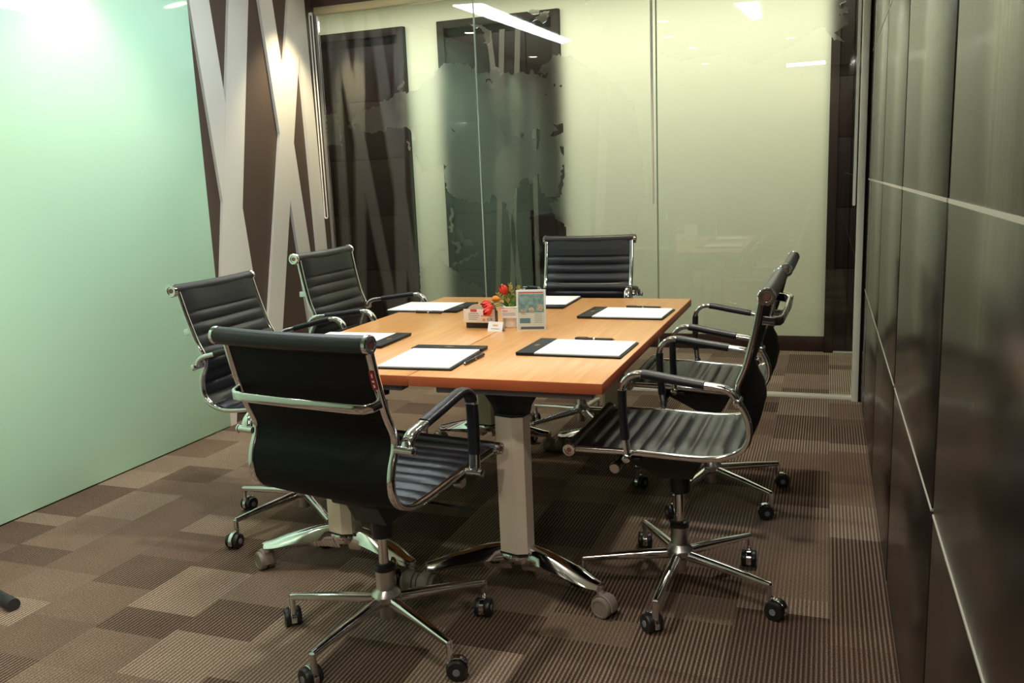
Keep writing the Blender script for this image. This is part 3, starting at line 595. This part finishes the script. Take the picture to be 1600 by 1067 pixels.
# ================================================================== tables
TZ = .70
def make_table(x0, x1, cx, lab, y0=2.128, y1=3.712):
    t = empty('conference_table', ((x0+x1)/2, (y0+y1)/2, 0), label=lab, cat='table', group='two tables pushed together')
    ox, oy = (x0+x1)/2, (y0+y1)/2
    X = lambda v: v-ox
    Y = lambda v: v-oy
    MB().bx(X(x0), X(x1), Y(y0), Y(y1), TZ-.030, TZ, .0015, 0).build('tabletop', woodm, t)
    m = MB(); e = .0012
    m.bx(X(x0)-e*0, X(x1), Y(y0)-e, Y(y0)+.0005, TZ-.0295, TZ-.0008, .0004).bx(X(x0), X(x1), Y(y1)-.0005, Y(y1)+e, TZ-.0295, TZ-.0008, .0004)
    if x1 > -.8: m.bx(X(x1)-.0005, X(x1)+e, Y(y0), Y(y1), TZ-.0295, TZ-.0008, .0004)
    else: m.bx(X(x0)-e, X(x0)+.0005, Y(y0), Y(y1), TZ-.0295, TZ-.0008, .0004)
    m.build('edge_band', edge_wood, t)
    for yb in (y0+.03, y1-.07): MB().bx(X(x0)+.07, X(x1)-.035, Y(yb), Y(yb)+.045, TZ-.053, TZ-.030, .002).build('cross_beam', steel_beam, t)
    for xb in (x0+.10, x1-.09): MB().bx(X(xb), X(xb)+.03, Y(y0)+.06, Y(y1)-.06, TZ-.050, TZ-.0305, .002).build('long_rail', blk, t)
    for end, yl in ((-1, 2.285), (1, 3.575)):
        if end == 1: yl = y0+y1-2.285
        c = (X(cx), Y(yl))
        # black head under the top
        m = MB()
        poly = lambda s_, k_: [(c[0]+a*s_, c[1]+b*s_) for a, b in k_]
        H = [(-.090, .035), (-.090, -.03), (-.05, -.055), (.05, -.055), (.090, -.03), (.090, .035), (.05, .055), (-.05, .055)]
        rings = []
        for s_, z in ((1.0, TZ-.031), (1.0, TZ-.048), (.80, TZ-.085), (.60, TZ-.115), (.56, TZ-.135)):
            rings.append([m.bm.verts.new((a, b, z)) for a, b in poly(s_, H)])
        for A, B in zip(rings, rings[1:]):
            for j in range(8): m.bm.faces.new((A[j], A[(j+1) % 8], B[(j+1) % 8], B[j]))
        m.bm.faces.new(rings[0]); m.bm.faces.new(rings[-1])
        m.build('head_bracket', blk, t)
        # column with a ridge towards the outside
        P = [(-.049, .012), (-.043, -.032), (.012, -.046), (.043, -.034), (.049, .012), (.030, .040), (-.030, .040)]
        if end == 1: P = [(a, -b) for a, b in P]
        m = MB(); m.prism(P, lambda a, b: (c[0]+a, c[1]+b, .142), lambda a, b: (c[0]+a, c[1]+b, TZ-.133)); m.build('column', cream_paint, t)
        for z0_, z1_ in ((.137, .143), (TZ-.139, TZ-.131)): m = MB(); m.prism(P, lambda a, b: (c[0]+a*1.04, c[1]+b*1.04, z0_), lambda a, b: (c[0]+a*1.04, c[1]+b*1.04, z1_)); m.build('column_collar', blk, t)
        # cast foot with two blades
        m = MB(); m.lathe((c[0], c[1], 0), [(.046, .138), (.050, .128), (.046, .110), (.020, .100)], 24)
        for s in (-1, 1):
            path = crom([(c[0]+s*.020, c[1], .118), (c[0]+s*.09, c[1]+end*.012, .116), (c[0]+s*.18, c[1]+end*.035, .102), (c[0]+s*.240, c[1]+end*.058, .088), (c[0]+s*.268, c[1]+end*.066, .084)], .02)
            n_ = len(path)
            def pf(i, n_=n_):
                q = i/(n_-1); W = .036+.046*math.sin(PI*min(1, q*1.15+.12))**1.2 if q < .8 else .030-.02*(q-.8); W = .036+.046*math.sin(PI*(.12+.80*q)); Hh = .064*(1-q)**1.3+.026
                return [(W*a/2, Hh*b/2) for a, b in ((1, -.1), (.55, .75), (.15, 1), (-.15, 1), (-.55, .75), (-1, -.1), (-.6, -.8), (.6, -.8))]
            m.tube(path, pf, upv=(0, 0, 1))
            e_ = path[-1]; m.lathe((e_.x, e_.y, 0), [(.011, .092), (.012, .084), (.012, .062), (.009, .058)], 16)
        ft = m.build('foot', chrome, t, sharp=50)
        for s in (-1, 1):
            k = MB(); r = .031; cx_, cy_ = c[0]+s*.268, c[1]+end*.066
            for sy in (-1, 1):
                ring = []
                for rr_, h_ in [(r*.4, .004), (r*.95, .004), (r, .008), (r, .020), (r*.92, .026), (r*.75, .027), (r*.72, .025), (r*.2, .0255)]:
                    ring.append([k.bm.verts.new((.014+rr_*math.cos(2*PI*j/28), sy*h_, r+rr_*math.sin(2*PI*j/28))) for j in range(28)])
                for A, B in zip(ring, ring[1:]):
                    for j in range(28): k.bm.faces.new((A[j], A[(j+1) % 28], B[(j+1) % 28], B[j]))
                k.bm.faces.new(ring[0]); k.bm.faces.new(ring[-1])
            k.tube([(.014+(r+.003)*math.cos(a_), 0, r+(r+.003)*math.sin(a_)) for a_ in [math.radians(d) for d in range(-10, 191, 20)]], rrect(.006, .030, .002, 1), upv=(0, 1, 0))
            k.cyl((0, 0, .045), (0, 0, .066), .011)
            co = k.build('caster', greyplastic, ft); co.location = (cx_, cy_, 0); co.rotation_euler = (0, 0, (1.55 if end == 1 else -1.6) if (s > 0) == (x1 < -1) else {-1: 2.6, 1: -.35}[s])
    # flip latch and release lever under the top
    m = MB(); m.prism([(.10, -.052), (.19, -.052), (.185, -.058), (.135, -.064), (.122, -.078), (.108, -.068)], lambda a, z: (X(cx)+a, Y(y0)+.16, TZ+z), lambda a, z: (X(cx)+a, Y(y0)+.17, TZ+z)); m.build('latch', brushed, t)
    m = MB(); m.tube([(X(x0)+.14, Y(y0)+.30, TZ-.045), (X(x0)+.20, Y(y0)+.22, TZ-.06), (X(x0)+.20, Y(y0)+.36, TZ-.06), (X(x0)+.14, Y(y0)+.34, TZ-.045)], circ(.004, 8)); m.build('release_lever', blk, t)
    return t
make_table(-1.1000, -.540, -.849, 'right beech-topped flip table with cream column legs, holding the flowers and sign')
make_table(-1.700, -1.1030, -1.440, 'left beech-topped flip table with cream column legs, by the green glass board')

# ================================================================== writing pads and pens
def pad(cx, cy, ang, lab):
    """x axis: from far edge header (+x) to sitter (-x)"""
    t = empty('writing_pad', (cx, cy, TZ), ang, label=lab, cat='writing pad', group='writing pads on the table')
    MB().bx(-.165, .165, -.121, .121, 0, .005, .0015).build('backing_board', navy, t)
    h = MB(); h.bx(.108, .166, -.122, .122, .0045, .0105, .002, 0)
    hd = h.build('header', navy, t); tag(hd, 'dark leather header strip')
    g_ = MB(); g_.box((.137, 0, .0107), (.010, .030, .0006)); g_.box((.137, 0, .0108), (.018, .010, .0006)); g_.build('gold_emblem', gold, hd)
    MB().bx(-.159, .108, -.114, .114, .005, .0095, .0006).build('paper_sheets', paperm, t)
pad(-1.598, 3.362, .0, 'writing pad before the back left chair, blank white paper, dark header towards the flowers')
pad(-1.545, 2.598, .03, 'writing pad before the left chair, half hidden by the front chair')
pad(-1.129, 2.362, PI/2+.05, 'writing pad before the front chair, lying across the seam near the table edge')
pad(-.722, 2.562, PI-.02, 'writing pad before the near right chair, with a pen behind it')
pad(-.722, 3.265, PI-.03, 'writing pad before the far right chair, nearest the right back corner')
pad(-1.14, 3.545, -PI/2+.02, 'writing pad before the far head chair, partly behind the acrylic sign')
def pen(a, b, lab, z=TZ):
    a = Vector((*a, z+.0058)); b = Vector((*b, z+.0058)); d = (b-a).normalized()
    t = tag(MB().cyl(a+d*.006, b, .0052, .0046, 14).build('pen', blk), lab, 'pen', 'black pens beside the writing pads')
    m = MB(); m.tube([a, a+d*.004, a+d*.008], lambda i: circ((.0012, .003, .0050)[i], 14)); m.build('nib', chrome, t)
    m = MB(); mid_ = a.lerp(b, .52); m.cyl(mid_-d*.003, mid_+d*.003, .0058); m.build('ring', chrome, t)
    m = MB(); s = d.cross(Vector((0, 0, 1))); m.tube([b-d*.004+Vector((0, 0, .0045)), b-d*.02+Vector((0, 0, .0066)), b-d*.045+Vector((0, 0, .0058))], rrect(.0025, .0012, .0004, 1), upv=(0, 0, 1)); m.build('clip', blk, t)
    return t
pen((-1.615, 3.224), (-1.488, 3.215), 'black pen along the near side of the back left pad')
pen((-.992, 2.28), (-.986, 2.42), 'black pen beside the right edge of the front pad')
pen((-.640, 2.708), (-.775, 2.714), 'black pen behind the near right writing pad')
pen((-.612, 3.412), (-.760, 3.430), 'black pen behind the far right writing pad')

# ================================================================== table centre
# black holder with card sleeve
t = empty('card_holder', (-1.168, 2.925, TZ), -.02, label='black holder with arched beige top and white printed card, left of the flowers', cat='card holder')
m = MB(); m.bx(-.078, .030, -.026, .030, 0, .060, .004); m.build('body', blk, t)
arch = [(.034*math.cos(a)-.006, .058+.040*math.sin(a)) for a in [PI*j/14 for j in range(15)]]
m = MB(); m.prism(arch, lambda x, z: (x, -.004, z-.004), lambda x, z: (x, .022, z-.004)); m.build('arched_back', blk, t)
m = MB(); m.prism([(.040*math.cos(a)-.03, .058+.032*math.sin(a)) for a in [PI*j/14 for j in range(15)]], lambda x, z: (x, -.0305, z), lambda x, z: (x, -.027, z)); m.build('arched_card', cardbeige, t)
m = MB(); m.bx(-.082, .042, -.0335, -.031, .022, .072, .0004); cd = m.build('printed_card', pinkcard, t)
m = MB(); m.bx(-.054, -.028, -.0345, -.0335, .062, .072, .0002)
for dx_, ln in ((-.060, .042), (-.060, .036), (-.058, .030)): pass
m.build('red_print_block', redtxt, cd)
for z, ln in ((.056, .040), (.049, .044), (.042, .038), (.035, .034)): MB().bx(-.062, -.062+ln, -.0342, -.0335, z-.0012, z+.0012).build('print_line', greytxt, cd)
for x_ in (.011, .026): MB().bx(x_, x_+.005, -.0342, -.0335, .031, .039).build('print_icon', greytxt, cd)
MB().bx(-.006, .004, -.0345, -.0335, .028, .037).build('print_icon', orangem, cd)
m = MB(); m.bx(-.012, .030, -.0345, -.0335, .046, .050); m.build('orange_print', orangem, cd)
# flower pot
t = empty('potted_tulips', (-1.080, 2.952, TZ), label='white round pot of red and orange tulips with green sprigs', cat='flower pot')
m = MB(); m.lathe((0, 0, 0), [(.030, 0), (.032, .002), (.045, .078), (.043, .080), (.040, .074), (.006, .070)], 32); m.build('pot', potm, t)
m = MB(); m.lathe((0, 0, 0), [(.040, .068), (.036, .074), (.004, .076)], 16); m.build('moss', leafm, t)
def head(loc, r, d, mat):
    d = Vector(d).normalized(); q = Vector((0, 0, 1)).rotation_difference(d).to_matrix(); m = MB()
    for k in range(6):
        a0 = k*PI/3; rr_ = r*(1 if k % 2 else .9); prev = None
        rows = []
        for j in range(8):
            v = j/7; rad = rr_*math.sin(PI*(.06+.80*v))**.8; hh = r*2.3*v; wd = .62*math.sin(PI*(.12+.86*v))**.7
            row = []
            for i in range(5):
                u = -1+i/2; a = a0+u*wd
                row.append(Vector((rad*math.cos(a), rad*math.sin(a), hh)))
            rows.append(row)
        for off, flip in ((0, 1), (.0012, -1)):
            g_ = [[m.bm.verts.new(q @ (p*(1-(off/.02))) + Vector(loc)) for p in row] for row in rows]
            for j in range(7):
                for i in range(4): m.bm.faces.new((g_[j][i], g_[j][i+1], g_[j+1][i+1], g_[j+1][i]))
    for f in m.bm.faces: f.smooth = True
    me = bpy.data.meshes.new('tulip_head'); m.bm.to_mesh(me); m.bm.free(); me.materials.append(mat)
    o = bpy.data.objects.new('tulip_head', me); COL.objects.link(o); return o
def tulip(bx_, by_, tip, r, mat, lab=None):
    base = Vector((bx_, by_, .072)); tp = Vector(tip); md = (base+tp)/2+Vector((0, 0, .012))
    m = MB(); m.tube(crom([base, md, tp], .01), circ(.0018, 8)); st = m.build('tulip', leafm, t)
    h = head(tp, r, (tp-md), mat); h.parent = st
    if lab: tag(st, lab)
tulip(0, 0, (-.014, -.012, .122), .0175, redm, 'tall red tulip')
tulip(-.01, 0, (-.064, -.052, .092), .0155, redm)
tulip(-.01, -.01, (-.050, -.062, .084), .0155, redm)
tulip(-.012, -.02, (-.052, -.078, .074), .0155, redm)
tulip(-.006, 0, (-.046, .0, .100), .014, orangem, 'orange tulip')
def sprig(b, e, n_, mat, lw, name):
    b, e = Vector(b), Vector(e); m = MB(); m.tube(crom([b, (b+e)/2+Vector((0, 0, .008)), e], .01), circ(.0012, 6))
    for j in range(n_):
        f = .25+.75*j/(n_-1); c = b.lerp(e, f)+Vector((0, 0, .008*math.sin(PI*f))); a = j*2.4
        dv = Vector((math.cos(a), math.sin(a)*.8, .9)).normalized(); s = dv.cross(Vector((.3, .9, .1))).normalized(); L = lw*(1.35-.6*f)
        n0_ = s.cross(dv)*.0006
        for sg in (1, -1):
            vs_ = [m.bm.verts.new(c+n0_*sg), m.bm.verts.new(c+dv*L*.5+s*L*.22+n0_*sg), m.bm.verts.new(c+dv*L), m.bm.verts.new(c+dv*L*.5-s*L*.22+n0_*sg)]
            m.bm.faces.new(vs_ if sg > 0 else vs_[::-1])
    return m.build(name, mat, t)
for b, e, n_ in (((-.01, .005, .07), (-.042, .01, .150), 16), ((0, .01, .07), (-.012, .015, .155), 18), ((.01, .0, .07), (.028, .004, .148), 20), ((.008, .012, .07), (.020, .02, .130), 14), ((-.015, .0, .07), (-.062, .012, .118), 14), ((.0, -.02, .07), (-.012, -.034, .104), 12), ((.015, -.01, .07), (.034, -.022, .120), 14)):
    sprig(b, e, n_+4, sprigm, .015, 'sprig')
def blade(b, e, wd):
    b, e = Vector(b), Vector(e); m = MB(); pts = crom([b, (b+e)/2+Vector((0, 0, .014)), e], .006); n_ = len(pts)
    m.tube(pts, lambda i: [(wd*math.sin(PI*min(.98, .1+.9*i/(n_-1)))*a, .0006*c_) for a, c_ in ((1, 0), (0, 1), (-1, 0), (0, -1))], upv=(0, -1, .2)); return m.build('leaf', leafm, t)
for b, e, wd in (((0, -.01, .07), (.040, -.02, .112), .009), ((.01, 0, .07), (.052, 0, .108), .009), ((0, 0, .07), (.014, -.02, .120), .008), ((-.01, -.01, .07), (-.020, -.035, .104), .008), ((.012, .01, .07), (.034, .015, .126), .008), ((0, -.02, .07), (.024, -.036, .100), .009), ((-.01, 0, .07), (-.03, -.01, .108), .008)):
    blade(b, e, wd*1.5)
# paper label stuck on the pot
m = MB(); m.box((.002, -.0445, .055), (.062, .0012, .034)); bcard = m.build('paper_label', pinkcard, t)
m = MB(); m.box((-.012, -.0454, .064), (.020, .0004, .003)); m.build('red_print', redtxt, bcard)
for z in (.056, .050): MB().box((.002, -.0454, z), (.048, .0004, .0018)).build('print_line', greytxt, bcard)
# tent card
t = empty('tent_card', (-1.108, 2.853, TZ), -.14, label='small white folded tent card in front of the flower pot', cat='card')
m = MB(); m.prism([(-.013, 0), (-.012, 0), (0, .031), (.012, 0), (.013, 0), (.0005, .0335), (-.0005, .0335)], lambda y, z: (-.030, y, z), lambda y, z: (.030, y, z)); fc = m.build('folded_card', paperm, t)
m = MB(); Rr = Matrix.Rotation(-math.atan2(.0125, .0335), 3, 'X')
for z, ln, hh in ((.021, .020, .006),): m.box((0, -.0133+z*.0125/.0335, z), (ln, .0006, hh), rot=Rr)
m.build('orange_print', pm('pale_orange_print', rgb(232, 176, 150), .5), fc)
m = MB(); m.box((0, -.0133+.009*.0125/.0335, .009), (.034, .0006, .002), rot=Rr); m.build('grey_print_lines', greytxt, fc)
# acrylic sign
t = empty('sign_holder', (-.985, 2.884, TZ), .19, label='clear acrylic sign holder with blue-grey printed leaflet on the table', cat='sign')
W, H = .100, .140
tl = Matrix.Rotation(-.12, 3, 'X')
def sb(c, d, mat, name, par, bev=0):
    m = MB(); m.box((0, 0, 0), d, bev)
    for v in m.bm.verts: v.co = tl @ (v.co+Vector(c))
    return m.build(name, mat, par)
ac = sb((0, 0, H/2+.002), (W+.006, .0055, H+.006), acryl, 'acrylic_panel', t, .001)
m = MB(); m.prism([(-.003, 0), (.045, 0), (.045, .003), (-.003, .003)], lambda y, z: (-W/2, y, z), lambda y, z: (W/2, y, z)); m.build('acrylic_foot', acryl, t)
sh = sb((0, -.0031, H/2+.002), (W-.004, .0006, H-.004), posterw, 'leaflet', t)
sb((0, -.0036, .096), (W-.008, .0004, .066), posterb, 'picture', sh); sb((0, -.0036, .134), (W-.012, .0004, .004), redtxt, 'print_line', sh)
sb((-.022, -.0036, .034), (.038, .0004, .018), posterblue, 'blue_box', sh); sb((.004, -.0036, .008), (W-.016, .0004, .009), posterd, 'footer', sh)
for x, z, r in ((-.028, .066, .010), (.002, .072, .011), (.032, .080, .012)):
    m = MB(); m.tube([(x, -.0037, z), (x, -.0042, z)], circ(r, 18)); 
    for v in m.bm.verts: v.co = tl @ v.co
    m.build('portrait', skinm, sh)
for z in (.058, .052, .046, .040, .034, .028): sb((.026, -.0036, z), (.026, .0004, .0018), greytxt, 'print_line', sh)

# black stand leg entering at the left edge of the picture
t = empty('floor_stand', (-2.62, 1.86, 0), label='black metal stand foot lying on the carpet at the left edge', cat='stand')
m = MB(); m.tube([(.285, -.085, .020), (0, 0, .024)], circ(.0175, 20)); m.build('foot', blk, t)
m = MB(); m.tube([(.318, -.095, .019), (.280, -.0835, .020)], circ(.0195, 20)); m.build('rubber_cap', rubber, t)
m = MB(); m.cyl((0, 0, .0), (0, 0, .95), .017); m.tube([(0, 0, .03), (-.24, .04, .018)], circ(.0175, 16)); m.tube([(0, 0, .03), (-.12, -.26, .018)], circ(.0175, 16)); m.build('pole', blk, t)
